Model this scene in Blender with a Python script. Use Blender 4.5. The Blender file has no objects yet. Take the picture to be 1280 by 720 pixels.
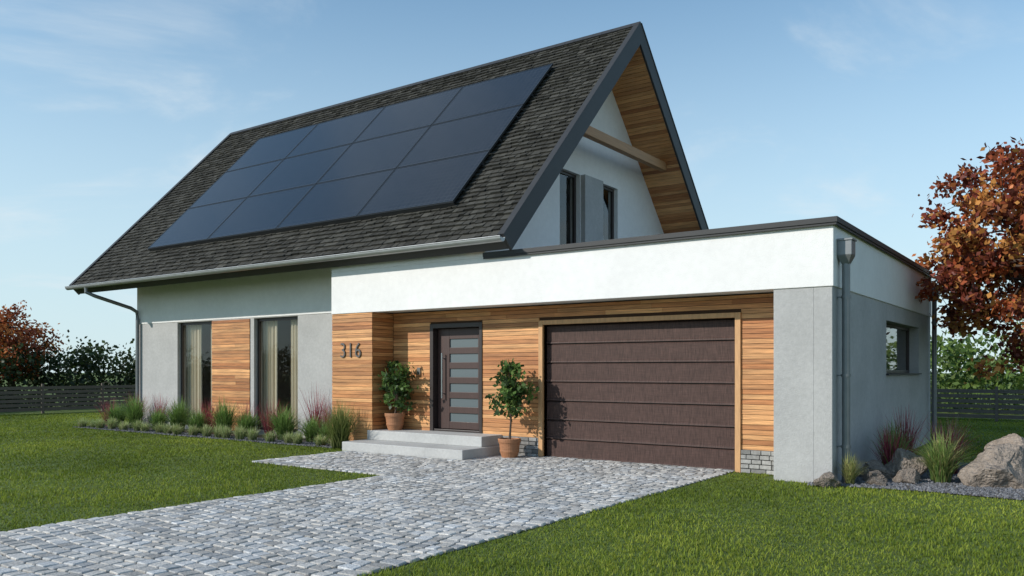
import bpy, math, random, bmesh
import numpy as np
from mathutils import Vector, Matrix, noise as mnoise
random.seed(7); rng=np.random.default_rng(7)
sc=bpy.context.scene
sc.view_settings.view_transform='Standard'; sc.view_settings.look='None'; sc.view_settings.exposure=0

# ---------------------------------------------------------------- helpers
def link(o,parent=None):
    sc.collection.objects.link(o)
    if parent: o.parent=parent
    return o
def empty(name):
    o=bpy.data.objects.new(name,None); o.empty_display_size=.3; return link(o)
def mesh_obj(name,V,F,mat,parent=None,C=None,smooth=False):
    me=bpy.data.meshes.new(name)
    me.from_pydata(V,[],F)
    if C is not None:
        a=me.color_attributes.new('Col','FLOAT_COLOR','POINT')
        c=np.ones((len(V),4),dtype=np.float32); c[:,:3]=np.asarray(C)[:,:3]
        a.data.foreach_set('color',c.ravel())
    if smooth: me.polygons.foreach_set('use_smooth',[True]*len(me.polygons))
    me.materials.append(mat); me.update()
    return link(bpy.data.objects.new(name,me),parent)
class MB:
    def __init__(s): s.V=[];s.F=[];s.C=[]
    def add(s,vs,fs,col=(1,1,1)):
        n=len(s.V); s.V+= [tuple(v) for v in vs]; s.F+=[tuple(i+n for i in f) for f in fs]; s.C+=[col]*len(vs)
    def hexa(s,p,col=(1,1,1)):
        s.add(p,[(0,3,2,1),(4,5,6,7),(0,1,5,4),(1,2,6,5),(2,3,7,6),(3,0,4,7)],col)
    def box(s,x0,x1,y0,y1,z0,z1,col=(1,1,1)):
        s.hexa([(x0,y0,z0),(x1,y0,z0),(x1,y1,z0),(x0,y1,z0),(x0,y0,z1),(x1,y0,z1),(x1,y1,z1),(x0,y1,z1)],col)
    def mbox(s,fn,a0,a1,b0,b1,n0,n1,col=(1,1,1)):
        s.hexa([fn(a,b,n) for n in (n0,n1) for a,b in ((a0,b0),(a1,b0),(a1,b1),(a0,b1))],col)
    def tube(s,pts,rad,seg=12,col=(1,1,1),cap=True):
        pts=[Vector(p) for p in pts]
        if not isinstance(rad,(list,tuple)): rad=[rad]*len(pts)
        vs=[]
        for i,p in enumerate(pts):
            if i==0: d=pts[1]-p
            elif i==len(pts)-1: d=p-pts[i-1]
            else: d=(pts[i+1]-p).normalized()+(p-pts[i-1]).normalized()
            d.normalize(); up=Vector((0,0,1)) if abs(d.z)<.9 else Vector((1,0,0))
            a=d.cross(up).normalized(); b=d.cross(a)
            for k in range(seg):
                t=2*math.pi*k/seg; vs.append(p+(a*math.cos(t)+b*math.sin(t))*rad[i])
        fs=[]
        for i in range(len(pts)-1):
            for k in range(seg):
                k2=(k+1)%seg; fs.append((i*seg+k,i*seg+k2,(i+1)*seg+k2,(i+1)*seg+k))
        if cap:
            fs.append(tuple(range(seg))); fs.append(tuple(range((len(pts)-1)*seg,len(pts)*seg)))
        s.add(vs,fs,col)
    def lathe(s,c,prof,seg=24,col=(1,1,1)):
        vs=[(c[0]+r*math.cos(2*math.pi*k/seg),c[1]+r*math.sin(2*math.pi*k/seg),c[2]+z) for r,z in prof for k in range(seg)]
        fs=[(i*seg+k,i*seg+(k+1)%seg,(i+1)*seg+(k+1)%seg,(i+1)*seg+k) for i in range(len(prof)-1) for k in range(seg)]
        s.add(vs,fs,col)
    def wall(s,axis,a0,a1,z0,z1,t0,t1,ops,col=(1,1,1)):
        As=sorted({a0,a1,*[o[0] for o in ops],*[o[1] for o in ops]}); 
        for i in range(len(As)-1):
            p,q=As[i],As[i+1]; zs=[(z0,z1)]
            for o in ops:
                if o[0]<q-1e-6 and o[1]>p+1e-6:
                    nz=[]
                    for u,v in zs:
                        if o[2]>u: nz.append((u,min(v,o[2])))
                        if o[3]<v: nz.append((max(u,o[3]),v))
                    zs=nz
            for u,v in zs:
                if v-u>1e-4:
                    if axis=='x': s.box(p,q,t0,t1,u,v,col)
                    else: s.box(t0,t1,p,q,u,v,col)
    def obj(s,name,mat,parent=None,smooth=False,bevel=0):
        o=mesh_obj(name,s.V,s.F,mat,parent,s.C,smooth)
        if bevel:
            m=o.modifiers.new('b','BEVEL'); m.width=bevel; m.segments=2; m.limit_method='ANGLE'
        return o

# ---------------------------------------------------------------- materials
def mat(name,base=(.5,.5,.5),rough=.6,metal=0,attr=False,nz=None,nz2=None,bump=None,transl=0,spec=None):
    m=bpy.data.materials.new(name); m.use_nodes=True; nt=m.node_tree; N=nt.nodes; L=nt.links
    b=N['Principled BSDF']; b.inputs['Roughness'].default_value=rough; b.inputs['Metallic'].default_value=metal
    if spec is not None: b.inputs['Specular IOR Level'].default_value=spec
    tc=N.new('ShaderNodeTexCoord')
    if attr:
        c=N.new('ShaderNodeAttribute'); c.attribute_name='Col'; col=c.outputs['Color']
    else:
        c=N.new('ShaderNodeRGB'); c.outputs[0].default_value=(*base,1); col=c.outputs[0]
    for z in (nz,nz2):
        if not z: continue
        vs,scale,amt=z
        mp=N.new('ShaderNodeMapping'); mp.inputs['Scale'].default_value=vs; L.new(tc.outputs['Object'],mp.inputs[0])
        n=N.new('ShaderNodeTexNoise'); n.inputs['Scale'].default_value=scale; n.inputs['Detail'].default_value=6; n.inputs['Roughness'].default_value=.6
        L.new(mp.outputs[0],n.inputs['Vector'])
        r=N.new('ShaderNodeMapRange'); r.inputs['From Min'].default_value=.25; r.inputs['From Max'].default_value=.75
        r.inputs['To Min'].default_value=1-amt; r.inputs['To Max'].default_value=1+amt; L.new(n.outputs['Fac'],r.inputs['Value'])
        v=N.new('ShaderNodeVectorMath'); v.operation='SCALE'; L.new(col,v.inputs[0]); L.new(r.outputs[0],v.inputs['Scale']); col=v.outputs[0]
    L.new(col,b.inputs['Base Color'])
    if bump:
        vs,scale,st,dist=bump
        mp=N.new('ShaderNodeMapping'); mp.inputs['Scale'].default_value=vs; L.new(tc.outputs['Object'],mp.inputs[0])
        n=N.new('ShaderNodeTexNoise'); n.inputs['Scale'].default_value=scale; n.inputs['Detail'].default_value=8
        L.new(mp.outputs[0],n.inputs['Vector'])
        bu=N.new('ShaderNodeBump'); bu.inputs['Strength'].default_value=st; bu.inputs['Distance'].default_value=dist
        L.new(n.outputs['Fac'],bu.inputs['Height']); L.new(bu.outputs[0],b.inputs['Normal'])
    if transl:
        t=N.new('ShaderNodeBsdfTranslucent'); L.new(col,t.inputs['Color'])
        mx=N.new('ShaderNodeMixShader'); mx.inputs[0].default_value=transl
        L.new(b.outputs[0],mx.inputs[1]); L.new(t.outputs[0],mx.inputs[2]); L.new(mx.outputs[0],N['Material Output'].inputs[0])
    return m
I1=(1,1,1)
M_white=mat('white_stucco',(.80,.785,.765),.85,nz=(I1,.7,.06),nz2=(I1,9,.04),bump=(I1,70,.4,.012))
M_gray=mat('gray_plaster',(.41,.405,.395),.85,nz=(I1,1.3,.12),nz2=(I1,16,.10),bump=(I1,45,.5,.012))
M_wood=mat('cedar_siding',rough=.55,attr=True,nz=((1.1,1.1,38),2.2,.52),nz2=((.7,.7,12),1.8,.34),bump=((1.2,1.2,40),3,.3,.005))
M_soff=mat('cedar_soffit',rough=.55,attr=True,nz=((1.2,30,30),2.2,.50),bump=((1.2,40,40),3,.25,.004))
M_beam=mat('beam_wood',(.42,.22,.10),.6,nz=((30,1.2,30),2,.25))
M_trim=mat('trim_wood',(.56,.31,.14),.55,nz=((12,12,2),2,.2))
M_back=mat('wall_backing',(.06,.030,.015),.9)
M_dark=mat('dark_metal',(.042,.042,.043),.55,nz=(I1,3,.1),spec=.35)
M_num=mat('number_metal',(.13,.125,.12),.4,.3)
M_frame=mat('window_frame',(.035,.024,.022),.4)
M_zinc=mat('zinc_gutter',(.36,.37,.37),.38,.6,nz=(I1,4,.12))
M_zincd=mat('zinc_downpipe',(.20,.21,.215),.42,.5,nz=(I1,4,.12))
M_shin=mat('roof_shingles',rough=.95,attr=True,nz=(I1,2.2,.14),nz2=(I1,40,.25),bump=(I1,120,.5,.01),spec=.15)
M_garage=mat('garage_door_paint',(.070,.039,.032),.6,nz=((2,1,50),2.5,.32),nz2=((60,1,3),2,.70),bump=((60,1,3),2,.5,.005),spec=.3)
M_door=mat('door_paint',(.060,.031,.026),.45,nz=((30,30,1.5),2,.25))
M_conc=mat('concrete',(.45,.445,.43),.8,nz=(I1,2,.12),nz2=(I1,25,.10),bump=(I1,60,.3,.008))
M_brick=mat('plinth_brick',rough=.85,attr=True,nz=(I1,18,.25),bump=(I1,50,.6,.01))
M_mortar=mat('mortar',(.16,.155,.15),.9)
M_cob=mat('cobble_stone',rough=.75,attr=True,nz=(I1,26,.28),nz2=(I1,1.1,.12),bump=(I1,42,.8,.012))
M_joint=mat('joint_sand',(.085,.078,.062),.95,nz=(I1,5,.4),bump=(I1,60,.8,.02))
M_ground=mat('lawn_ground',(.10,.145,.022),.95,nz=(I1,.35,.25),nz2=(I1,14,.45),bump=(I1,50,1,.04))
M_blade=mat('grass_blades',rough=.6,attr=True,transl=.35,spec=.2)
M_leaf=mat('leaves',rough=.5,attr=True,transl=.3,spec=.3)
M_bark=mat('bark',(.085,.06,.045),.9,nz=((8,8,1.5),4,.35),bump=((8,8,1.5),6,.8,.02))
M_mulch=mat('bed_mulch',(.10,.085,.07),.95,nz=(I1,30,.5),bump=(I1,45,1,.04))
M_rock=mat('boulder_stone',(.30,.245,.20),.85,nz=(I1,2.6,.38),nz2=(I1,14,.30),bump=(I1,9,1,.08))
M_peb=mat('gravel_pebbles',rough=.85,attr=True)
M_pot=mat('terracotta',(.36,.16,.075),.65,nz=((1,1,6),9,.25),bump=(I1,30,.3,.006))
M_soil=mat('soil',(.04,.028,.02),.95)
M_fence=mat('fence_wood',(.12,.10,.08),.8,nz=((1,1,20),3,.3))
M_steel=mat('brushed_steel',(.5,.5,.5),.3,.9)
M_int=mat('interior_wall',(.30,.27,.23),.9)
M_curt=mat('curtain_fabric',(.74,.65,.49),.9,transl=.2)
M_memb=mat('flat_roof_membrane',(.12,.12,.125),.9)
M_panf=mat('panel_frame',(.06,.065,.07),.35,.6)

m=bpy.data.materials.new('solar_glass'); m.use_nodes=True; nt=m.node_tree;N=nt.nodes;L=nt.links;b=N['Principled BSDF']
tc=N.new('ShaderNodeTexCoord');sp=N.new('ShaderNodeSeparateXYZ');L.new(tc.outputs['Object'],sp.inputs[0])
sx=N.new('ShaderNodeMath');sx.operation='MULTIPLY';sx.inputs[1].default_value=1/.72;L.new(sp.outputs['Z'],sx.inputs[0])
cb=N.new('ShaderNodeCombineXYZ');L.new(sp.outputs['X'],cb.inputs[0]);L.new(sx.outputs[0],cb.inputs[1])
br=N.new('ShaderNodeTexBrick');br.offset=0;br.inputs['Scale'].default_value=1;br.inputs['Brick Width'].default_value=.131;br.inputs['Row Height'].default_value=.131
br.inputs['Mortar Size'].default_value=.005;br.inputs['Color1'].default_value=(.009,.012,.018,1);br.inputs['Color2'].default_value=(.013,.016,.023,1);br.inputs['Mortar'].default_value=(.038,.042,.050,1)
L.new(cb.outputs[0],br.inputs['Vector']);L.new(br.outputs['Color'],b.inputs['Base Color']);b.inputs['Roughness'].default_value=.12
b.inputs['Specular IOR Level'].default_value=.36
M_solar=m
m=bpy.data.materials.new('window_glass'); m.use_nodes=True; nt=m.node_tree;N=nt.nodes;L=nt.links;N.remove(N['Principled BSDF'])
fr=N.new('ShaderNodeLayerWeight');fr.inputs[0].default_value=.5
pw=N.new('ShaderNodeMath');pw.operation='POWER';pw.inputs[1].default_value=3.2;L.new(fr.outputs['Facing'],pw.inputs[0])
ad=N.new('ShaderNodeMath');ad.operation='MULTIPLY_ADD';ad.inputs[1].default_value=.85;ad.inputs[2].default_value=.04;L.new(pw.outputs[0],ad.inputs[0])
tr=N.new('ShaderNodeBsdfTransparent');tr.inputs[0].default_value=(.92,.93,.92,1);gl=N.new('ShaderNodeBsdfGlossy');gl.inputs['Roughness'].default_value=.02
mx=N.new('ShaderNodeMixShader');L.new(ad.outputs[0],mx.inputs[0]);L.new(tr.outputs[0],mx.inputs[1]);L.new(gl.outputs[0],mx.inputs[2]);L.new(mx.outputs[0],N['Material Output'].inputs[0])
M_glass=m
M_lite=mat('frosted_door_glass',(.13,.155,.165),.12)

def woodcol():
    t=random.random(); k=random.uniform(.80,1.14)
    a=np.array((.70,.36,.145)); c=np.array((.39,.145,.045))
    return tuple((a*(1-t)+c*t)*k)
def siding(mb,fn,a0,a1,b0,b1,ops=(),h=.078,th=.02):
    b=b0
    while b<b1-.02:
        t=min(b+h,b1); iv=[(a0,a1)]
        for o in ops:
            if o[2]<t-.01 and o[3]>b+.01:
                nv=[]
                for p,q in iv:
                    if o[0]>p: nv.append((p,min(q,o[0])))
                    if o[1]<q: nv.append((max(p,o[1]),q))
                iv=[(p,q) for p,q in nv if q-p>.01]
        for p,q in iv:
            x=p
            while x<q-1e-4:
                e=x+random.uniform(.9,2.8)
                if q-e<.5: e=q
                mb.mbox(fn,x+.001,e-.001,b+.0035,t-.0035,0,th+random.uniform(-.003,.003),woodcol()); x=e
        b+=h

# ================================================================= HOUSE
house=empty('house')
XG=1.60; YF=-.62; ZS=2.76; ZC=3.71
GX0,GX1,GZ=-3.58,0.,2.41
DX0,DX1,DZ0,DZ1=-6.29,-4.97,.38,2.51
XR=-7.316; XL=-8.49
w=MB()
w.box(XL,XG+.02,YF-.02,-.4,ZS,3.63)
w.box(XG-.22,XG+.02,-.4,7.67,ZS,3.63)
w.box(-4.8,XG-.22,7.43,7.67,ZS,3.63)
w.box(XL+.02,XG-.22,-.4,7.43,ZS+.02,3.42)
w.box(XL,-4.44,YF-.02,-.4,3.63,3.83)
w.box(-17.52,XL-.0,.285,.55,2.88,4.70)
w.box(-17.52,-5.1,8.0,8.22,0,4.7)
w.obj('white_walls',M_white,house,bevel=.008)
mm=MB(); mm.box(-4.8,XG-.25,-.38,7.4,3.42,3.46); mm.obj('flat_roof',M_memb,house)
c=MB(); c.box(-4.44,XG+.09,YF-.09,-.34,3.63,3.71); c.box(XG-.26,XG+.09,-.34,7.74,3.63,3.71); c.box(-4.8,XG-.26,7.38,7.74,3.63,3.71)
c.box(-4.44,XG+.075,YF-.075,YF-.06,3.595,3.63); c.box(XG+.06,XG+.075,YF-.06,7.73,3.595,3.63)
c.obj('parapet_coping',M_dark,house,bevel=.006)
g=MB()
W1=(-15.56,-14.02); W2=(-12.30,-10.68); WT=2.86; WB=.12
g.wall('x',-17.5,XL+.05,0,2.88,.30,.55,[(W1[0],W1[1],WB,WT),(W2[0],W2[1],WB,WT)])
g.box(.785,XG-.25,YF,.0,0,ZS)
g.wall('y',YF,7.65,0,ZS,XG-.25,XG,[(2.98,6.2,1.53,2.46)])
g.box(-4.8,XG-.25,7.4,7.65,0,ZS)
g.box(-17.5,-17.25,.55,8.0,0,3.0)
g.obj('gray_plaster_walls',M_gray,house,bevel=.006)
k=MB()
k.wall('x',XR,.785,.0,ZS,.0,.25,[(GX0,GX1,-1,GZ),(DX0,DX1,DZ0,DZ1)])
k.box(XL,XR-.02,YF+.02,.28,0,ZS)
k.obj('wood_wall_backing',M_back,house)
s=MB()
fF=lambda a,b,n:(a,-n,b)
siding(s,fF,XR+.02,.785,.36,ZS,[(GX0-.09,GX1+.09,-1,GZ+.08),(DX0,DX1,.3,DZ1)])
siding(s,lambda a,b,n:(a,YF+.02-n,b),XL,XR-.0,0,ZS)
siding(s,lambda a,b,n:(XR-.02+n,a,b),YF+.025,-.001,0,ZS)
siding(s,lambda a,b,n:(a,.30-n,b),-14.0,-12.45,.05,2.86)
s.obj('cedar_siding',M_wood,house)
p=MB(); mo=MB()
for (a,b_) in ((-4.5,GX0-.09),(GX1+.09,.785)):
    mo.box(a,b_,-.02,-.0005,0,.36)
    for r in range(5):
        z=r*.072; x=a-(.1 if r%2 else 0)
        while x<b_:
            l=random.uniform(.15,.24); q0,q1=max(x,a)+.005,min(x+l,b_)-.005
            if q1-q0>.02:
                v=random.uniform(.16,.42); p.box(q0,q1,-.045-random.random()*.012,-.02,z+.006,z+.066,(v*1.03,v,v*.95))
            x+=l
p.obj('plinth_bricks',M_brick,house,bevel=.005); mo.obj('plinth_mortar',M_mortar,house)
t=MB()
t.box(GX0-.09,GX0,-.055,.10,0,GZ+.08); t.box(GX1,GX1+.09,-.055,.10,0,GZ+.08); t.box(GX0,GX1,-.055,.10,GZ,GZ+.08)
t.obj('garage_door_trim',M_trim,house,bevel=.005)
d=MB(); n=7; ph=GZ/n
for i in range(n):
    z0=i*ph; x0,x1=GX0+.004,GX1-.004
    vs=[(x0,.080,z0+.008),(x1,.080,z0+.008),(x1,.084,z0+ph*.10),(x0,.084,z0+ph*.10),(x0,.096,z0+ph*.14),(x1,.096,z0+ph*.14),(x1,.093,z0+ph-.03),(x0,.093,z0+ph-.03),
        (x0,.112,z0+ph-.010),(x1,.112,z0+ph-.010),(x0,.16,z0+ph-.010),(x1,.16,z0+ph-.010),(x0,.16,z0+.008),(x1,.16,z0+.008)]
    d.add(vs,[(0,1,2,3),(3,2,5,4),(4,5,6,7),(7,6,9,8),(8,9,11,10),(12,13,1,0)])
d.obj('garage_door',M_garage,house)
d=MB(); d.box(GX0,GX1,.165,.18,0,GZ); d.obj('garage_door_back',M_frame,house)
d=MB()
d.box(DX0,DX0+.09,-.04,.24,DZ0,DZ1); d.box(DX1-.07,DX1,-.04,.24,DZ0,DZ1); d.box(DX0+.09,DX1-.07,-.04,.24,DZ1-.09,DZ1); d.box(DX0+.09,DX1-.07,-.02,.24,DZ0,DZ0+.04)
d.obj('door_frame',M_frame,house,bevel=.006)
lx0,lx1=DX0+.10,DX1-.08; lit=[]
zt=DZ1-.10; zb=DZ0+.05; nl=6; H=(zt-zb)
for i in range(nl):
    c0=zb+.14+i*(H-.22)/nl; lit.append((lx0+.30,lx1-.12,c0,c0+.17))
d=MB(); d.wall('x',lx0,lx1,zb,zt,.10,.16,lit); d.obj('door_leaf',M_door,house,bevel=.004)
d=MB()
for o in lit: d.box(o[0]-.01,o[1]+.01,.125,.14,o[2]-.01,o[3]+.01)
d.obj('door_glass',M_lite,house)
d=MB(); d.tube([(lx0+.16,.03,DZ0+.65),(lx0+.16,.03,DZ0+1.55)],.016); 
for z in (.75,1.45): d.tube([(lx0+.16,.03,DZ0+z),(lx0+.16,.10,DZ0+z)],.012)
d.box(-6.62,-6.54,-.05,-.018,1.50,1.64)
d.obj('door_handle_and_bell',M_steel,house)
cu=bpy.data.curves.new('num','FONT'); cu.body='316'; cu.size=.44; cu.extrude=.008; cu.offset=-.004; cu.space_character=1.14
to=bpy.data.objects.new('tmp',cu); sc.collection.objects.link(to); bpy.context.view_layer.update()
me=bpy.data.meshes.new_from_object(to); bpy.data.objects.remove(to)
me.materials.clear(); me.materials.append(M_num); no=bpy.data.objects.new('house_number',me); link(no,house)
no.rotation_euler=(math.radians(90),0,0); no.scale=(.88,1,1); no.location=(-8.24,YF-.018,1.85)

def window(axis,a0,a1,z0,z1,t,fw=.06,dep=.06,mull=(),nm='window'):
    f=MB(); o=[]
    xs=[a0+fw]+[q for mm_ in mull for q in (mm_-.03,mm_+.03)]+[a1-fw]
    for i in range(0,len(xs),2): o.append((xs[i],xs[i+1],z0+fw,z1-fw))
    f.wall(axis,a0,a1,z0,z1,t,t+dep,o); f.obj(nm+'_frame',M_frame,house,bevel=.004)
    q=MB(); tm=t+dep*.5
    if axis=='x': q.add([(a0+.02,tm,z0+.02),(a1-.02,tm,z0+.02),(a1-.02,tm,z1-.02),(a0+.02,tm,z1-.02)],[(0,1,2,3)])
    else: q.add([(tm,a0+.02,z0+.02),(tm,a1-.02,z0+.02),(tm,a1-.02,z1-.02),(tm,a0+.02,z1-.02)],[(0,1,2,3)])
    q.obj(nm+'_glass',M_glass,house)
window('x',W1[0],W1[1],WB,WT,.40,.07)
window('x',W2[0],W2[1],WB,WT,.40,.07)
window('y',2.98,6.2,1.53,2.46,XG-.24,.06)
q=MB(); q.box(XG-.15,XG+.05,2.95,6.23,1.50,1.53); q.obj('window_sill',M_dark,house)
def curtain(x0,x1,y,z0,z1,nf):
    V=[];F=[];n=nf*10
    for i in range(n+1):
        x=x0+(x1-x0)*i/n; yy=y+.035*math.sin(i/10*2*math.pi)+.010*math.sin(i*1.7)
        V+= [(x,yy,z0),(x+.01*math.sin(i),yy,z1)]
        if i: F.append((2*i-2,2*i,2*i+1,2*i-1))
    mesh_obj('curtain',V,F,M_curt,house,smooth=True)
curtain(-15.85,-14.90,.61,.1,2.9,8); curtain(-14.52,-13.95,.61,.1,2.9,5)
curtain(-12.60,-11.80,.61,.1,2.9,7); curtain(-11.30,-10.62,.61,.1,2.9,6)
q=MB(); q.box(-17.2,-8.5,2.6,2.7,.0,3.0); q.box(-17.2,-8.5,.70,2.6,2.95,3.0); q.box(-17.2,-8.5,.70,2.6,0,.06); q.box(-13.4,-13.3,.70,2.6,.06,2.95)
q.box(.2,.3,0.3,7.3,0,2.7)
q.obj('interior_walls',M_int,house)
st=MB(); st.box(-7.42,-4.50,-.66,-.0,.19,.38); st.box(-7.46,-4.43,-1.30,-.05,.0,.19)
st.obj('porch_steps',M_conc,house,bevel=.012)

# ---- roof
YR,ZR=4.26,9.38; A=math.atan(1.046); cA,sA=math.cos(A),math.sin(A); SL=5.21/cA
RX0,RX1=-18.72,-3.79
def S(side):
    return lambda a,dd,h:(a,YR+side*(dd*cA+h*sA),ZR-dd*sA+h*cA)
dk=MB();sf=MB();sh=MB();bg=MB()
for side in (-1,1):
    f=S(side)
    dk.mbox(f,RX0+.03,RX1-.03,(.27*sA/cA),SL,-.28,-.012)
    siding(sf,lambda a,b,n:f(a,b,-.28-n),-4.87,RX1-.03,.30,SL-.02,h=.095)
    siding(sf,lambda a,b,n:f(a,b,-.28-n),RX0+.03,-17.52,.30,SL-.02,h=.095)
    bg.mbox(f,RX1-.03,RX1+.02,.31*sA/cA,SL+.02,-.31,.035)
    bg.mbox(f,RX0-.02,RX0+.03,.31*sA/cA,SL+.02,-.31,.035)
    bg.mbox(f,RX1-.10,RX1+.035,.0,SL+.02,.036,.052)
    bg.mbox(f,RX0-.035,RX0+.10,.0,SL+.02,.036,.052)
    bg.mbox(f,RX0+.03,RX1-.03,SL,SL+.025,-.28,-.0)
    e=.150; nr=int(SL/e)+1
    for r in range(nr):
        d0=SL-(r+1)*e; d1=SL-r*e
        if d1<.05: break
        d0=max(d0,0)
        x=RX0+.0-random.random()*.2
        while x<RX1:
            l=random.choice((.12,.15,.18,.22))*random.uniform(.9,1.1)
            q0,q1=max(x,RX0),min(x+l-.012,RX1)
            if q1-q0>.02:
                hh=.028+random.choice((0,.018,.009)); dj=random.uniform(-.036,.008)+(0.02 if r==0 else 0)
                v=random.choice((.042,.050,.060,.072))*random.uniform(.88,1.12); col=(v*1.04,v*1.0,v*.87)
                sh.add([f(q0,d0-.02,.001),f(q1,d0-.02,.001),f(q1,d1+dj,hh),f(q0,d1+dj,hh),f(q1-.008,d1+dj,-.005),f(q0+.008,d1+dj,-.005),f(q0,d0,-.005),f(q1,d0,-.005)],
                       [(0,1,2,3),(3,2,4,5),(0,3,5,6),(1,7,4,2)],col)
            x+=l
dk.obj('roof_deck',mat('roof_underlay',(.018,.018,.018),.95),house); sf.obj('roof_soffit',M_soff,house); sh.obj('roof_shingles',M_shin,house)
for xx in ((RX1-.03,RX1+.02),(RX0-.02,RX0+.03)):
    d_=.31*sA/cA
    pts=[S(-1)(0,d_,-.31),S(-1)(0,d_,.035),(0,YR,ZR+.035/cA),S(1)(0,d_,.035)]
    V=[(x_,p_[1],p_[2]) for x_ in xx for p_ in pts]
    bg.add(V,[(0,1,2,3),(4,7,6,5),(0,3,7,4),(0,4,5,1),(1,5,6,2),(2,6,7,3)])
x=RX0
while x<RX1:
    e_=min(x+.26,RX1+.02)
    for side in (-1,1):
        sh2=S(side); bg.mbox(sh2,x,e_,-.02 if side==-1 else -.0,.13,.03,.055)
    x+=.25
bg.obj('roof_barge_boards',M_dark,house)
def gz(y): return ZR-abs(y-YR)*1.046-.29/cA
gb=MB()
def strip(y0,y1,zb,x0,x1,ztop=None):
    if y0<YR<y1: strip(y0,YR,zb,x0,x1,ztop);strip(YR,y1,zb,x0,x1,ztop);return
    za,zc=(gz(y0),gz(y1)) if ztop is None else (ztop,ztop)
    gb.hexa([(x0,y0,zb),(x1,y0,zb),(x1,y1,zb),(x0,y1,zb),(x0,y0,za),(x1,y0,za),(x1,y1,zc),(x0,y1,zc)])
GW=-4.85; gops=((2.56,3.41),(4.30,5.19)); gzb,gzt=4.15,5.97
prev=-.38
for (a,b_) in gops:
    strip(prev,a,3.3,GW-.25,GW); strip(a,b_,3.3,GW-.25,GW,gzb); strip(a,b_,gzt,GW-.25,GW); prev=b_
strip(prev,8.2,3.3,GW-.25,GW)
strip(.30,8.2,3.0,-17.52,-17.27)
gb.obj('gable_walls',M_white,house)
for (a,b_) in gops: window('y',a,b_,gzb,gzt,GW-.16,.07,nm='gable_window')
q=MB(); q.box(GW,GW+.12,3.44,4.27,3.5,5.97); q.obj('gable_gray_panel',M_gray,house,bevel=.006)
q=MB(); q.box(-8,-7.9,1.6,6.9,3.3,5.9); q.box(-8,-5.1,1.6,6.9,3.2,3.25); q.obj('attic_interior',M_int,house)
q=MB(); zb_=6.55; yh=(ZR-.43-zb_-.2)/1.046
q.box(-4.30,-4.14,YR-yh-.05,YR+yh+.05,zb_,zb_+.21); q.obj('gable_tie_beam',M_beam,house,bevel=.01)
gt=MB(); R=.075
for (yc,sd) in ((-1.03,-1),(YR+5.21+.08,1)):
    V=[];F=[];ns=10
    prof=[(math.cos(math.pi*k/ns)*R,-math.sin(math.pi*k/ns)*R) for k in range(ns+1)]
    prof=[(R+.0,.012)]+prof+[(-R,.012)]
    prof+= [(a*.93,b*.93) for a,b in reversed(prof)]
    m_=len(prof)
    for xx in (RX0-.03,RX1+.03):
        V+=[(xx,yc+a,3.885+b) for a,b in prof]
    F=[(k,(k+1)%m_,m_+(k+1)%m_,m_+k) for k in range(m_)]
    gt.add(V,F)
    for xx in (RX0-.03,RX1+.03):
        cp=[(xx,yc+math.cos(math.pi*k/ns)*R*.99,3.885-math.sin(math.pi*k/ns)*R*.99) for k in range(ns+1)]
        gt.add(cp,[tuple(range(ns+1))])
    gt.tube([(RX0-.03,yc+R*sd,3.90),(RX1+.03,yc+R*sd,3.90)],.011,8)
gt.obj('roof_gutter',M_zinc,house)
dp=MB()
dp.tube([(-17.75,-1.03,3.86),(-17.75,-1.03,3.70),(-17.62,-.85,3.60),(-17.42,.05,3.32),(-17.38,.20,3.22),(-17.38,.22,3.0),(-17.38,.22,0)],.05)
dp.tube([(XG+.12,-.36,3.2),(XG+.12,-.36,0)],.055,16)
dp.tube([(XG+.12,7.35,3.1),(XG+.12,7.35,0)],.05)
for z in (2.6,1.5,.5): 
    dp.tube([(XG+.12,-.36,z),(XG+.12,-.36,z+.04)],.065,16); dp.tube([(XG+.12,7.35,z),(XG+.12,7.35,z+.04)],.06); dp.box(XG,XG+.1,-.375,-.345,z+.01,z+.03)
dp.obj('downpipes',M_zincd,house,smooth=False)
hp=MB()
for y in (-.36,7.35):
    hp.box(XG+.021,XG+.22,y-.11,y+.11,3.20,3.42); hp.hexa([(XG+.07,y-.05,3.08),(XG+.17,y-.05,3.08),(XG+.17,y+.05,3.08),(XG+.07,y+.05,3.08),(XG+.021,y-.11,3.20),(XG+.22,y-.11,3.20),(XG+.22,y+.11,3.20),(XG+.021,y+.11,3.20)])
    hp.box(XG+.021,XG+.235,y-.125,y+.125,3.40,3.43)
hp.obj('downpipe_hoppers',M_zincd,house,bevel=.006)

# ---- solar array
sp_=MB(); sfm=MB(); f=S(-1)
px0,px1=-16.05,-5.50; pd0=(YR-3.42)/cA; pd1=(YR+.17)/cA
pw=(px1-px0)/4; phh=(pd1-pd0)/3
for i in range(4):
    for j in range(3):
        a0,a1=px0+i*pw+.012,px0+(i+1)*pw-.012; b0,b1=pd0+j*phh+.012,pd0+(j+1)*phh-.012
        sp_.mbox(f,a0+.022,a1-.022,b0+.022,b1-.022,.10,.128)
        sfm.mbox(f,a0,a1,b0,b0+.022,.09,.133); sfm.mbox(f,a0,a1,b1-.022,b1,.09,.133)
        sfm.mbox(f,a0,a0+.022,b0+.022,b1-.022,.09,.133); sfm.mbox(f,a1-.022,a1,b0+.022,b1-.022,.09,.133)
sfm.mbox(f,px0,px1,pd1-.012,pd1+.01,.02,.12)
for j in range(3):
    for q_ in (.25,.75):
        dd=pd0+(j+q_)*phh; sfm.mbox(f,px0-.02,px1+.02,dd-.02,dd+.02,.03,.089)
sp_.obj('solar_panels',M_solar,house); sfm.obj('solar_panel_frames',M_panf,house)

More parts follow.
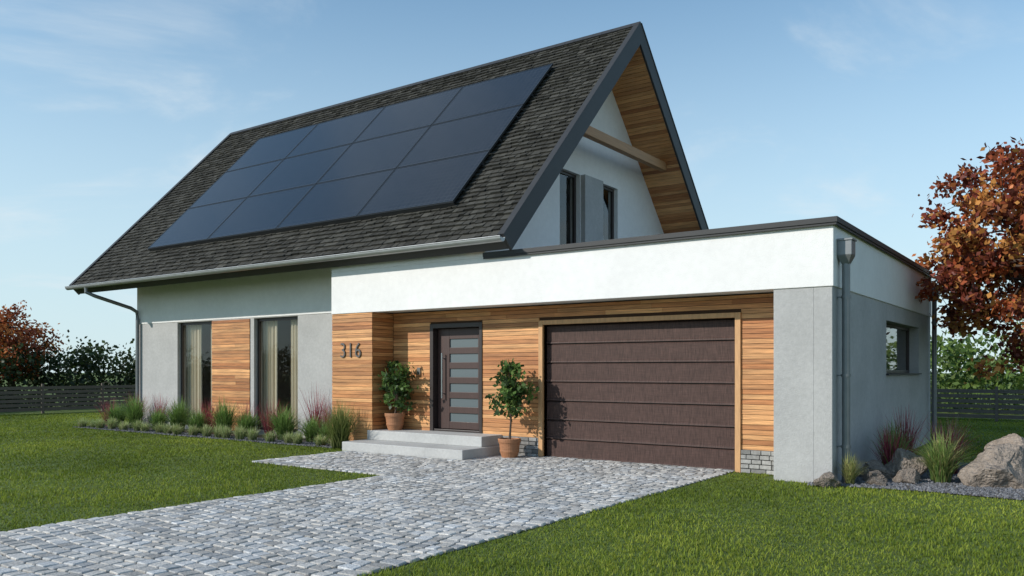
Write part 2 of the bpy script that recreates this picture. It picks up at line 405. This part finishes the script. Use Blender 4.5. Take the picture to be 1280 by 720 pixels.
# ================================================================= GROUND
mesh_obj('ground',[(-400,-400,0),(400,-400,0),(400,400,0),(-400,400,0)],[(0,1,2,3)],M_ground)
drive=empty('driveway')
DXL,DXR=-4.12,-.02; PXL,PY=-7.3,-3.55
mesh_obj('joint_bed',[(DXL,-30,.004),(DXR,-30,.004),(DXR,.09,.004),(DXL,.09,.004),(PXL,PY,.004),(DXL,PY,.004),(DXL,-.01,.004),(PXL,-.01,.004)],[(0,1,2,3),(4,5,6,7)],M_joint,drive)
V=[];F=[];C=[]
def stone(cx,cy,wx,wy,ang):
    n0=len(V); base=[]
    j=lambda s_:random.uniform(-s_,s_)
    cr=.82; cs=[(1,-cr),(1,cr),(cr,1),(-cr,1),(-1,cr),(-1,-cr),(-cr,-1),(cr,-1)]
    sk=j(.06); tp=j(.07)
    for ux,uy in cs:
        x=ux*wx*(1+tp*uy)+j(.003); y=uy*wy*(1+sk*ux)+j(.003)
        base.append((x*math.cos(ang)-y*math.sin(ang),x*math.sin(ang)+y*math.cos(ang)))
    zt=.025+random.uniform(-.003,.004); tx,ty=random.uniform(-.04,.04),random.uniform(-.04,.04)
    v=random.choice((.32,.38,.43,.48,.53))*random.uniform(.88,1.10); tint=random.random()
    col=(v*(1.05 if tint>.35 else 1.0),v,v*(.93 if tint>.35 else .99))
    for sc_,z in ((1.0,-.01),(.985,zt-.008),(.91,zt)):
        for bx,by in base: V.append((cx+bx*sc_,cy+by*sc_,z+(bx*tx+by*ty if z>0 else 0))); C.append(col)
    for r in range(2):
        for k_ in range(8): F.append((n0+r*8+k_,n0+r*8+(k_+1)%8,n0+(r+1)*8+(k_+1)%8,n0+(r+1)*8+k_))
    F.append(tuple(n0+16+k_ for k_ in range(8)))
def region(x0,x1,y0,y1):
    rh=.150; nr=int((y1-y0)/rh); rh=(y1-y0)/nr
    for r in range(nr):
        y=y0+(r+.5)*rh; x=x0
        while x<x1-.06:
            l=random.uniform(.120,.175)
            if x1-(x+l)<.1: l=x1-x
            cx=x+l/2; ph_=3.0*cx+.5*math.sin(y*.7)
            arc=.045*math.sin(ph_)
            stone(cx,y+arc*(0 if (r==0 or r==nr-1) else 1),l/2-.008,rh/2-.009,math.atan(.135*math.cos(ph_))*.9+random.uniform(-.03,.03)); x+=l
region(DXL,DXR,-16.5,.08)
region(PXL,DXL,PY,-1.32)
region(-4.42,DXL,-1.32,-.06)
mesh_obj('cobblestones',V,F,M_cob,drive,C)

mesh_obj('flower_bed',[(-18.4,-1.05,.012),(-7.47,-1.05,.012),(-7.47,-.63,.012),(-8.5,-.6,.012),(-8.5,.3,.012),(-18.4,.3,.012)],[(0,1,2,3,4,5)],M_mulch)
bedpoly=[(1.35,-.95),(2.0,-.72),(2.8,-.62),(3.8,-.72),(5.0,-.6),(6.2,.1),(6.6,1.6),(5.6,3.0),(3.8,3.5),(1.62,3.2),(1.62,-.64),(1.3,-.64)]
mesh_obj('gravel_bed',[(x,y,.012) for x,y in bedpoly],[tuple(range(len(bedpoly)))],M_mulch)
def inpoly(x,y,poly):
    r=np.zeros(x.shape,bool); n=len(poly)
    for i in range(n):
        x1,y1=poly[i];x2,y2=poly[(i+1)%n]
        if y1==y2: continue
        cnd=((y1>y)!=(y2>y))&(x<(x2-x1)*(y-y1)/(y2-y1)+x1); r^=cnd
    return r
def pebbles(name,n,sampler,smin,smax):
    V=[];F=[];C=[]
    oc=[(1,0,0),(0,1,0),(-1,0,0),(0,-1,0),(0,0,1),(.7,.7,.3),(-.7,.7,.3),(-.7,-.7,.3),(.7,-.7,.3)]
    fo=[(0,5,4),(5,1,4),(1,6,4),(6,2,4),(2,7,4),(7,3,4),(3,8,4),(8,0,4)]
    for _ in range(n):
        x,y=sampler(); r=random.uniform(smin,smax); a=random.random()*6.28; v=random.uniform(.06,.20); n0=len(V)
        for p_ in oc:
            px,py=p_[0]*r*random.uniform(.8,1.2),p_[1]*r*random.uniform(.7,1.1)
            V.append((x+px*math.cos(a)-py*math.sin(a),y+px*math.sin(a)+py*math.cos(a),.012+p_[2]*r*random.uniform(.7,1.1)+(0 if p_[2] else -.004))); C.append((v*1.0,v,v*1.06))
        F.extend([(q[0]+n0,q[1]+n0,q[2]+n0) for q in fo])
    return mesh_obj(name,V,F,M_peb,None,C)
def samp_bed():
    while True:
        x=random.uniform(1.3,6.6);y=random.uniform(-1,3.5)
        if inpoly(np.array([x]),np.array([y]),bedpoly)[0]: return x,y
pebbles('gravel',11000,samp_bed,.014,.032)
pebbles('bed_gravel',4500,lambda:(random.uniform(-18.4,-7.5),random.uniform(-1.07,-.45)),.015,.03)

# lawn blades
CAM=np.array((4.578,-12.455)); fw=np.array((-.5802,.8145)); rt=np.array((.8145,.5802))
def lawn(n,r0,r1,pw_):
    r=r0+(r1-r0)*rng.random(n)**pw_; th=(rng.random(n)-.5)*math.radians(96)
    x=CAM[0]+r*(np.cos(th)*fw[0]+np.sin(th)*rt[0]); y=CAM[1]+r*(np.cos(th)*fw[1]+np.sin(th)*rt[1])
    ex=.035*np.sin(y*9)+.02*np.sin(y*23); ey=.035*np.sin(x*8)
    ok=~((x>DXL+ex)&(x<DXR+ex)&(y<.1))
    ok&=~((x>PXL+ex)&(x<DXL+.1)&(y>PY+ey)&(y<0))
    ok&=~((x>-18.5)&(x<-7.4)&(y>-1.06+ey)&(y<.4))
    ok&=~((x>-17.6)&(x<.79)&(y>-.01)&(y<8.3))
    ok&=~((x>.6)&(x<1.63)&(y>-.62)&(y<7.7))
    ok&=~inpoly(x,y,bedpoly)
    ok&=~((x<-27.5)|(y>18))
    return x[ok],y[ok],r[ok]
x,y,r=lawn(560000,5.0,34,1.15); n=len(x)
hgt=rng.uniform(.018,.040,n)*(1+.25*np.sin(x*1.9+np.sin(y*1.3)*2)); wd=.0023+.00044*r
az=rng.random(n)*6.283; ln=rng.uniform(.0,.035,n); la=rng.random(n)*6.283
V=np.empty((n,3,3)); V[:,0]=np.stack([x-np.cos(az)*wd,y-np.sin(az)*wd,np.zeros(n)],1); V[:,1]=np.stack([x+np.cos(az)*wd,y+np.sin(az)*wd,np.zeros(n)],1)
V[:,2]=np.stack([x+np.cos(la)*ln,y+np.sin(la)*ln,hgt],1)
pat=.5+.25*np.sin(x*.8+1.3*np.sin(y*.6))+.25*np.sin(y*1.15+x*.37+1.7*np.sin(x*.5))
fine=np.sin(x*4.1+2*np.sin(y*2.3))*np.sin(y*3.7+1.5*np.sin(x*2.9))
k=(rng.uniform(.62,1.38,n)*(.78+.40*pat+.10*fine))[:,None]; mixv=np.clip(pat*.5+.12*fine+rng.normal(0,.25,n),0,1)[:,None]
col=(np.array((.195,.275,.030))*(1-mixv)+np.array((.36,.385,.058))*mixv)*k
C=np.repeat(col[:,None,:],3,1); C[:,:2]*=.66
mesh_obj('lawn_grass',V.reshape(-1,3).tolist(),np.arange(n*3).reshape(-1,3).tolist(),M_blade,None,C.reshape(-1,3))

def clump(name,pos,n,h,spread,w,cols,droop=.5,baser=.06,seg=5,parent=None,stiff=1.8):
    px,py=pos[0],pos[1]; pz=pos[2] if len(pos)>2 else 0
    az=rng.random(n)*6.283; sp=spread*rng.uniform(.1,1,n); hh=h*rng.uniform(.55,1.08,n); br=baser*np.sqrt(rng.random(n)); ba=rng.random(n)*6.283
    V=np.empty((n,seg+1,2,3)); t=np.linspace(0,1,seg+1)
    cols=np.array(cols); col=cols[rng.integers(0,len(cols),n)]*rng.uniform(.7,1.3,(n,1))
    C=np.empty((n,seg+1,2,3)); tw=az+math.pi/2+rng.normal(0,.5,n)
    for i,tt in enumerate(t):
        cx=px+br*np.cos(ba)+np.cos(az)*sp*tt**stiff; cy=py+br*np.sin(ba)+np.sin(az)*sp*tt**stiff
        cz=pz+hh*(tt-droop*(sp/spread)*tt**2.6*.6); ww=w*(1-tt**1.5)*.5+.0008
        for j,sg in enumerate((-1,1)):
            V[:,i,j]=np.stack([cx+sg*np.cos(tw)*ww,cy+sg*np.sin(tw)*ww,cz],1)
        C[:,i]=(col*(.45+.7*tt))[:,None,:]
    F=[]
    base=np.arange(n)*(seg+1)*2
    for i in range(seg):
        F.append(np.stack([base+2*i,base+2*i+1,base+2*i+3,base+2*i+2],1))
    F=np.concatenate(F)
    if name is None: return V.reshape(-1,3),F,C.reshape(-1,3)
    return mesh_obj(name,V.reshape(-1,3).tolist(),F.tolist(),M_leaf,parent,C.reshape(-1,3))
GR=[(.19,.31,.07),(.26,.38,.11),(.13,.22,.06)]; SV=[(.50,.54,.24),(.38,.44,.18),(.56,.56,.32)]; RD=[(.36,.05,.08),(.22,.045,.065),(.46,.13,.14)]; YG=[(.38,.38,.13),(.27,.32,.09),(.46,.41,.18)]
Vs=[];Fs=[];Cs=[];o=0
xx=-18.2
while xx<-8.0:
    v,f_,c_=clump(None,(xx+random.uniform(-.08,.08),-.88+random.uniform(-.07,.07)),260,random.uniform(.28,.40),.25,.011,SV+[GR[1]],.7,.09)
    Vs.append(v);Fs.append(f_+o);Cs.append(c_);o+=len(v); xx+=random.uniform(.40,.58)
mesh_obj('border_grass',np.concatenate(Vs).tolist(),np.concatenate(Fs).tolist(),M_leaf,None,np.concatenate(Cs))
for (x_,y_,h_,s_) in ((-17.4,-.35,.8,.5),(-16.6,-.3,1.0,.6),(-15.4,-.35,.65,.45),(-14.5,-.35,.95,.6),(-13.6,-.4,.65,.45),(-12.5,-.4,1.0,.6),(-11.7,-.35,.7,.5),(-10.3,-.4,.88,.6),(-9.4,-.35,.66,.5),(-8.8,-.45,.55,.45)):
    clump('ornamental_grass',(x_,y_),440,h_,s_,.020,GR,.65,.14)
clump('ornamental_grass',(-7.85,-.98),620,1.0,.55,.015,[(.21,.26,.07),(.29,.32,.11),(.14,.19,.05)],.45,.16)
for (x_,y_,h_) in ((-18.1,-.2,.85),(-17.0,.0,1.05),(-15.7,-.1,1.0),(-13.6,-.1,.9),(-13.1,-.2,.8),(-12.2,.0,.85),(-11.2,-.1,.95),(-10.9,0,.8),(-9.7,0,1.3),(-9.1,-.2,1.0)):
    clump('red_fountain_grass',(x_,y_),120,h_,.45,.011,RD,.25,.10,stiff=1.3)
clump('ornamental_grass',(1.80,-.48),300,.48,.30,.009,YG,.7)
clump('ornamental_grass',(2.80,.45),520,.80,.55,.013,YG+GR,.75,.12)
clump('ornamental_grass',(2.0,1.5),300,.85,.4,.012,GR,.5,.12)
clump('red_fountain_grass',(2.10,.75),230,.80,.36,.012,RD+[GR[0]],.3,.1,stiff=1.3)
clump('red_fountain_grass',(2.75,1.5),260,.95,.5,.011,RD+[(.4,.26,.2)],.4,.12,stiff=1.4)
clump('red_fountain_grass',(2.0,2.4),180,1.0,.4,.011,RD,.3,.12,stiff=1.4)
def boulder(x_,y_,rx,ry,rz,seed,rot=0):
    bm=bmesh.new(); bmesh.ops.create_icosphere(bm,subdivisions=5,radius=1)
    drs=[Vector((math.sin(seed*3+kx*2.1),math.cos(seed*1.3+kx*1.7),math.sin(kx*1.3+seed*2))).normalized() for kx in range(11)]
    for v in bm.verts:
        p_=v.co.copy(); s0=mnoise.noise(p_*1.1+Vector((seed,0,0)))*.28+mnoise.noise(p_*2.7+Vector((seed,3,0)))*.10+mnoise.noise(p_*6+Vector((seed,3,0)))*.05+mnoise.noise(p_*15+Vector((seed,3,0)))*.025
        for dr in drs:
            dd=p_.dot(dr)
            if dd>.66: p_-=dr*(dd-.66)*.95
        v.co=p_*(1+s0)
    me=bpy.data.meshes.new('boulder'); bm.to_mesh(me); bm.free()
    me.materials.append(M_rock); me.polygons.foreach_set('use_smooth',[True]*len(me.polygons))
    o=bpy.data.objects.new('boulder',me); o.scale=(rx,ry,rz); o.rotation_euler=(0,0,rot); o.location=(x_,y_,rz*.5); link(o)
boulder(3.50,.45,.46,.38,.42,1.3,.4); boulder(3.62,1.75,.55,.42,.46,2.9,.2); boulder(2.30,.60,.30,.26,.34,2.2); boulder(2.42,.12,.2,.17,.16,9.4)
boulder(1.60,-.84,.22,.17,.14,4.7,1); boulder(2.03,-.05,.18,.15,.14,3.1); boulder(2.12,-.35,.15,.12,.10,6.6); boulder(1.95,.35,.24,.2,.2,7.7); boulder(4.7,.9,.4,.35,.3,8.2)

def leaves(centers,per,sigma,size,cols,flat=.75):
    nC=len(centers); n=nC*per; c=np.repeat(np.array(centers),per,0); sg=np.repeat(np.array(sigma) if np.ndim(sigma) else np.full(nC,sigma),per)[:,None]
    p=c+rng.normal(0,1,(n,3))*sg*np.array((1,1,flat))
    a=rng.normal(0,1,(n,3)); a/=np.linalg.norm(a,axis=1)[:,None]; b=rng.normal(0,1,(n,3)); b-=a*(a*b).sum(1)[:,None]; b/=np.linalg.norm(b,axis=1)[:,None]
    s_=size*rng.uniform(.6,1.3,(n,1)); V=np.stack([p-a*s_*.5,p+b*s_*.32+a*s_*.05,p+a*s_*.5,p-b*s_*.32+a*s_*.05],1)
    cols=np.array(cols); cb=np.repeat(rng.uniform(.7,1.25,nC),per)[:,None]
    ci=np.repeat(rng.integers(0,len(cols),nC),per); alt=rng.integers(0,len(cols),n); ci=np.where(rng.random(n)<.35,alt,ci)
    C=np.repeat((cols[ci]*cb*rng.uniform(.7,1.3,(n,1)))[:,None,:],4,1)
    return V.reshape(-1,3),np.arange(n*4).reshape(-1,4),C.reshape(-1,3)
def tree(name,base,cc,cr,nc,per,sigma,size,cols,tr=.12,shell=.45):
    base=Vector(base); cc=Vector(cc); cen=[]
    while len(cen)<nc:
        d=Vector(rng.normal(0,1,3)).normalized(); rr=(shell+(1-shell)*random.random()**.6)
        bump_=1+.34*mnoise.noise(d*2.1+base)+.24*mnoise.noise(d*4.5+base)
        p_=Vector((d.x*cr[0],d.y*cr[1],d.z*cr[2]))*rr*bump_
        cen.append(cc+p_)
    mb=MB(); top=cc+Vector((0,0,cr[2]*.5)); sp0=[base,base.lerp(cc,.35)+Vector((.06,.03,0)),base.lerp(cc,.7)+Vector((-.05,.05,0)),cc,top]
    mb.tube(sp0,[tr*1.25,tr,tr*.8,tr*.55,tr*.15],10)
    lim=[]
    for i in range(max(6,nc//9)):
        tgt=random.choice(cen); s0=sp0[2].lerp(top,random.random()*.8); mid=s0.lerp(tgt,.5)+Vector((random.uniform(-.1,.1),random.uniform(-.1,.1),.12))*cr[0]*.4
        mb.tube([s0,mid,s0.lerp(tgt,.95)],[tr*.34,tr*.18,tr*.05],6); lim+=[mid,s0.lerp(tgt,.8)]
    for cpt in cen:
        l=min(lim,key=lambda q:(q-cpt).length); mb.tube([l,l.lerp(cpt,.5)+Vector((0,0,.03)),cpt],[tr*.09,tr*.06,tr*.02],4)
    o=mb.obj(name,M_bark); V,F,C=leaves([tuple(c_) for c_ in cen],per,sigma,size,cols)
    mesh_obj('crown',V.tolist(),F.tolist(),M_leaf,o,C); return o
AU=[(.36,.09,.035),(.48,.16,.05),(.22,.05,.03),(.56,.26,.07),(.15,.04,.025)]
tree('maple_tree',(3.80,6.2,0),(3.70,6.3,3.95),(2.2,2.1,2.0),250,90,.15,.13,AU,.12)
tree('maple_tree',(-32.0,3.2,0),(-32.0,3.0,2.65),(1.6,1.5,1.4),120,60,.20,.15,[(.40,.11,.035),(.50,.19,.05),(.27,.07,.03)],.14)
tree('birch_tree',(3.6,31,0),(3.6,31,3.9),(1.9,1.9,2.4),120,60,.25,.19,[(.30,.32,.10),(.38,.38,.13),(.2,.25,.07)],.10)

def mass(name,pts,cols,size,per,sig):
    V,F,C=leaves(pts,per,sig,size,cols,.8); return mesh_obj(name,V.tolist(),F.tolist(),M_leaf,None,C)
pts=[]
for i in range(900):
    x_=random.uniform(-34,40); y_=random.uniform(21,27); top=2.6+1.3*mnoise.noise(Vector((x_*.22,3,0)))+.7*mnoise.noise(Vector((x_*.8,7,0)))
    pts.append((x_,y_,random.uniform(.1,max(.8,top))))
mass('tree_line',pts,[(.08,.14,.03),(.13,.20,.045),(.17,.24,.055),(.10,.15,.035)],.24,70,.42)
pts=[]
for i in range(600):
    y_=random.uniform(-22,24); x_=random.uniform(-33,-30); top=2.25+.5*mnoise.noise(Vector((y_*.35,3,0)))+.3*mnoise.noise(Vector((y_*1.1,7,0)))
    pts.append((x_,y_,random.uniform(.1,max(.8,top))))
mass('hedge',pts,[(.024,.040,.014),(.040,.060,.018),(.055,.08,.024)],.20,70,.36)

def fence(p0,p1,name):
    mb=MB(); p0=Vector(p0);p1=Vector(p1); L_=(p1-p0).length; d=(p1-p0)/L_; nrm=Vector((-d.y,d.x,0))
    fn=lambda a,b,n_:tuple(p0+d*a+nrm*n_+Vector((0,0,b)))
    a=0
    while a<L_:
        mb.mbox(fn,a-.04,a+.04,0,1.08,-.04,.04)
        for q_ in range(6): mb.mbox(fn,a+.041,min(a+2.159,L_),.10+q_*.155,.215+q_*.155,-.012+random.uniform(-.004,.004),.012)
        a+=2.2
    mb.obj(name,M_fence)
fence((-27.0,-20,0),(-26.6,16.6,0),'slat_fence'); fence((-26.5,16.6,0),(34,16.6,0),'slat_fence')

def potted(x_,y_,z_,stem,ch,cr,nc):
    e=empty('potted_plant')
    mb=MB(); mb.lathe((x_,y_,z_),[(0,0),(.140,0),(.145,.02),(.170,.10),(.174,.10),(.178,.13),(.174,.135),(.185,.24),(.189,.24),(.193,.27),(.205,.275),(.212,.33),(.203,.342),(.188,.342),(.185,.30),(0,.30)],28); mb.obj('pot',M_pot,e,bevel=.004)
    mb=MB(); mb.lathe((x_,y_,z_),[(0,.318),(.186,.315)],20); mb.obj('pot_soil',M_soil,e)
    mb=MB(); t0=Vector((x_,y_,z_+.3)); t1=Vector((x_+.03,y_,z_+.3+stem)); t2=t1+Vector((-.04,0,ch*.6))
    mb.tube([t0,t1,t2],[.022,.017,.008],8); cen=[]
    while len(cen)<nc:
        q_=Vector(rng.normal(0,1,3)).normalized()*(random.random()**.4); cz=1-.2*q_.z
        p_=t1+Vector((q_.x*cr*cz,q_.y*cr*.8*cz,ch*.5+q_.z*ch*.52)); p_+=Vector((random.uniform(-.08,.08),0,0)); cen.append(p_)
    for c_ in cen: mb.tube([t1.lerp(t2,random.random()*.9),c_],[.006,.003],5)
    mb.obj('stem',M_bark,e)
    V,F,C=leaves([tuple(c_) for c_ in cen],20,.062,.105,[(.07,.13,.03),(.11,.19,.045),(.15,.23,.06),(.05,.09,.03)]); mesh_obj('foliage',V.tolist(),F.tolist(),M_leaf,e,C)
potted(-6.98,-.31,.38,.12,1.0,.35,50); potted(-4.02,-.46,.02,.34,1.10,.37,52)

# ================================================================= LIGHT / SKY / CAMERA
dv=Vector((.85,1.2,-.80))
sl=bpy.data.lights.new('sun','SUN'); sl.energy=3.9; sl.angle=math.radians(.6); sl.color=(1,.95,.87)
so=bpy.data.objects.new('sun',sl); link(so); so.rotation_euler=dv.to_track_quat('-Z','Y').to_euler(); so.location=(-10,-20,20)
wd_=bpy.data.worlds.new('World'); sc.world=wd_; wd_.use_nodes=True; nt=wd_.node_tree;N=nt.nodes;L=nt.links
bgn=N['Background']; sky=N.new('ShaderNodeTexSky'); sky.sky_type='NISHITA'; sky.sun_disc=False
sky.sun_elevation=math.atan2(-dv.z,math.hypot(dv.x,dv.y)); sky.sun_rotation=math.atan2(-dv.x,-dv.y); sky.air_density=1.0; sky.dust_density=.1; sky.ozone_density=1.0
tc=N.new('ShaderNodeTexCoord'); sp=N.new('ShaderNodeSeparateXYZ'); L.new(tc.outputs['Generated'],sp.inputs[0])
tn=N.new('ShaderNodeVectorMath');tn.operation='MULTIPLY';tn.inputs[1].default_value=(.84,1.10,1.14);L.new(sky.outputs[0],tn.inputs[0])
hz=N.new('ShaderNodeMapRange');hz.interpolation_type='SMOOTHSTEP';hz.inputs['From Min'].default_value=.0;hz.inputs['From Max'].default_value=.50;hz.inputs['To Min'].default_value=.88;hz.inputs['To Max'].default_value=.06;L.new(sp.outputs['Z'],hz.inputs['Value'])
mh=N.new('ShaderNodeMix');mh.data_type='RGBA';L.new(hz.outputs[0],mh.inputs['Factor']);L.new(tn.outputs[0],mh.inputs[6]);mh.inputs[7].default_value=(4.2,5.2,5.75,1)
zz=N.new('ShaderNodeMath'); zz.operation='ADD'; zz.inputs[1].default_value=.15; L.new(sp.outputs['Z'],zz.inputs[0])
dx=N.new('ShaderNodeMath');dx.operation='DIVIDE';L.new(sp.outputs['X'],dx.inputs[0]);L.new(zz.outputs[0],dx.inputs[1])
dy=N.new('ShaderNodeMath');dy.operation='DIVIDE';L.new(sp.outputs['Y'],dy.inputs[0]);L.new(zz.outputs[0],dy.inputs[1])
cb=N.new('ShaderNodeCombineXYZ');L.new(dx.outputs[0],cb.inputs[0]);L.new(dy.outputs[0],cb.inputs[1])
n1=N.new('ShaderNodeTexNoise');n1.inputs['Scale'].default_value=1.1;n1.inputs['Detail'].default_value=9;n1.inputs['Roughness'].default_value=.59;n1.inputs['Distortion'].default_value=.6;L.new(cb.outputs[0],n1.inputs['Vector'])
mr=N.new('ShaderNodeMapRange');mr.interpolation_type='SMOOTHSTEP';mr.inputs['From Min'].default_value=.52;mr.inputs['From Max'].default_value=.78;mr.inputs['To Min'].default_value=.0;mr.inputs['To Max'].default_value=.70;L.new(n1.outputs['Fac'],mr.inputs['Value'])
mx=N.new('ShaderNodeMix');mx.data_type='RGBA';L.new(mr.outputs[0],mx.inputs['Factor']);L.new(mh.outputs[2],mx.inputs[6]);mx.inputs[7].default_value=(5.2,5.7,6.0,1)
L.new(mx.outputs[2],bgn.inputs['Color']); bgn.inputs['Strength'].default_value=.15

cd=bpy.data.cameras.new('camera'); cd.sensor_width=36; cd.lens=28.83; cd.shift_y=.0797; cd.clip_end=2000; cd.clip_start=.1
co=bpy.data.objects.new('camera',cd); link(co); co.location=(4.578,-12.455,1.6); co.rotation_euler=(math.radians(90),0,math.radians(35.46)); sc.camera=co
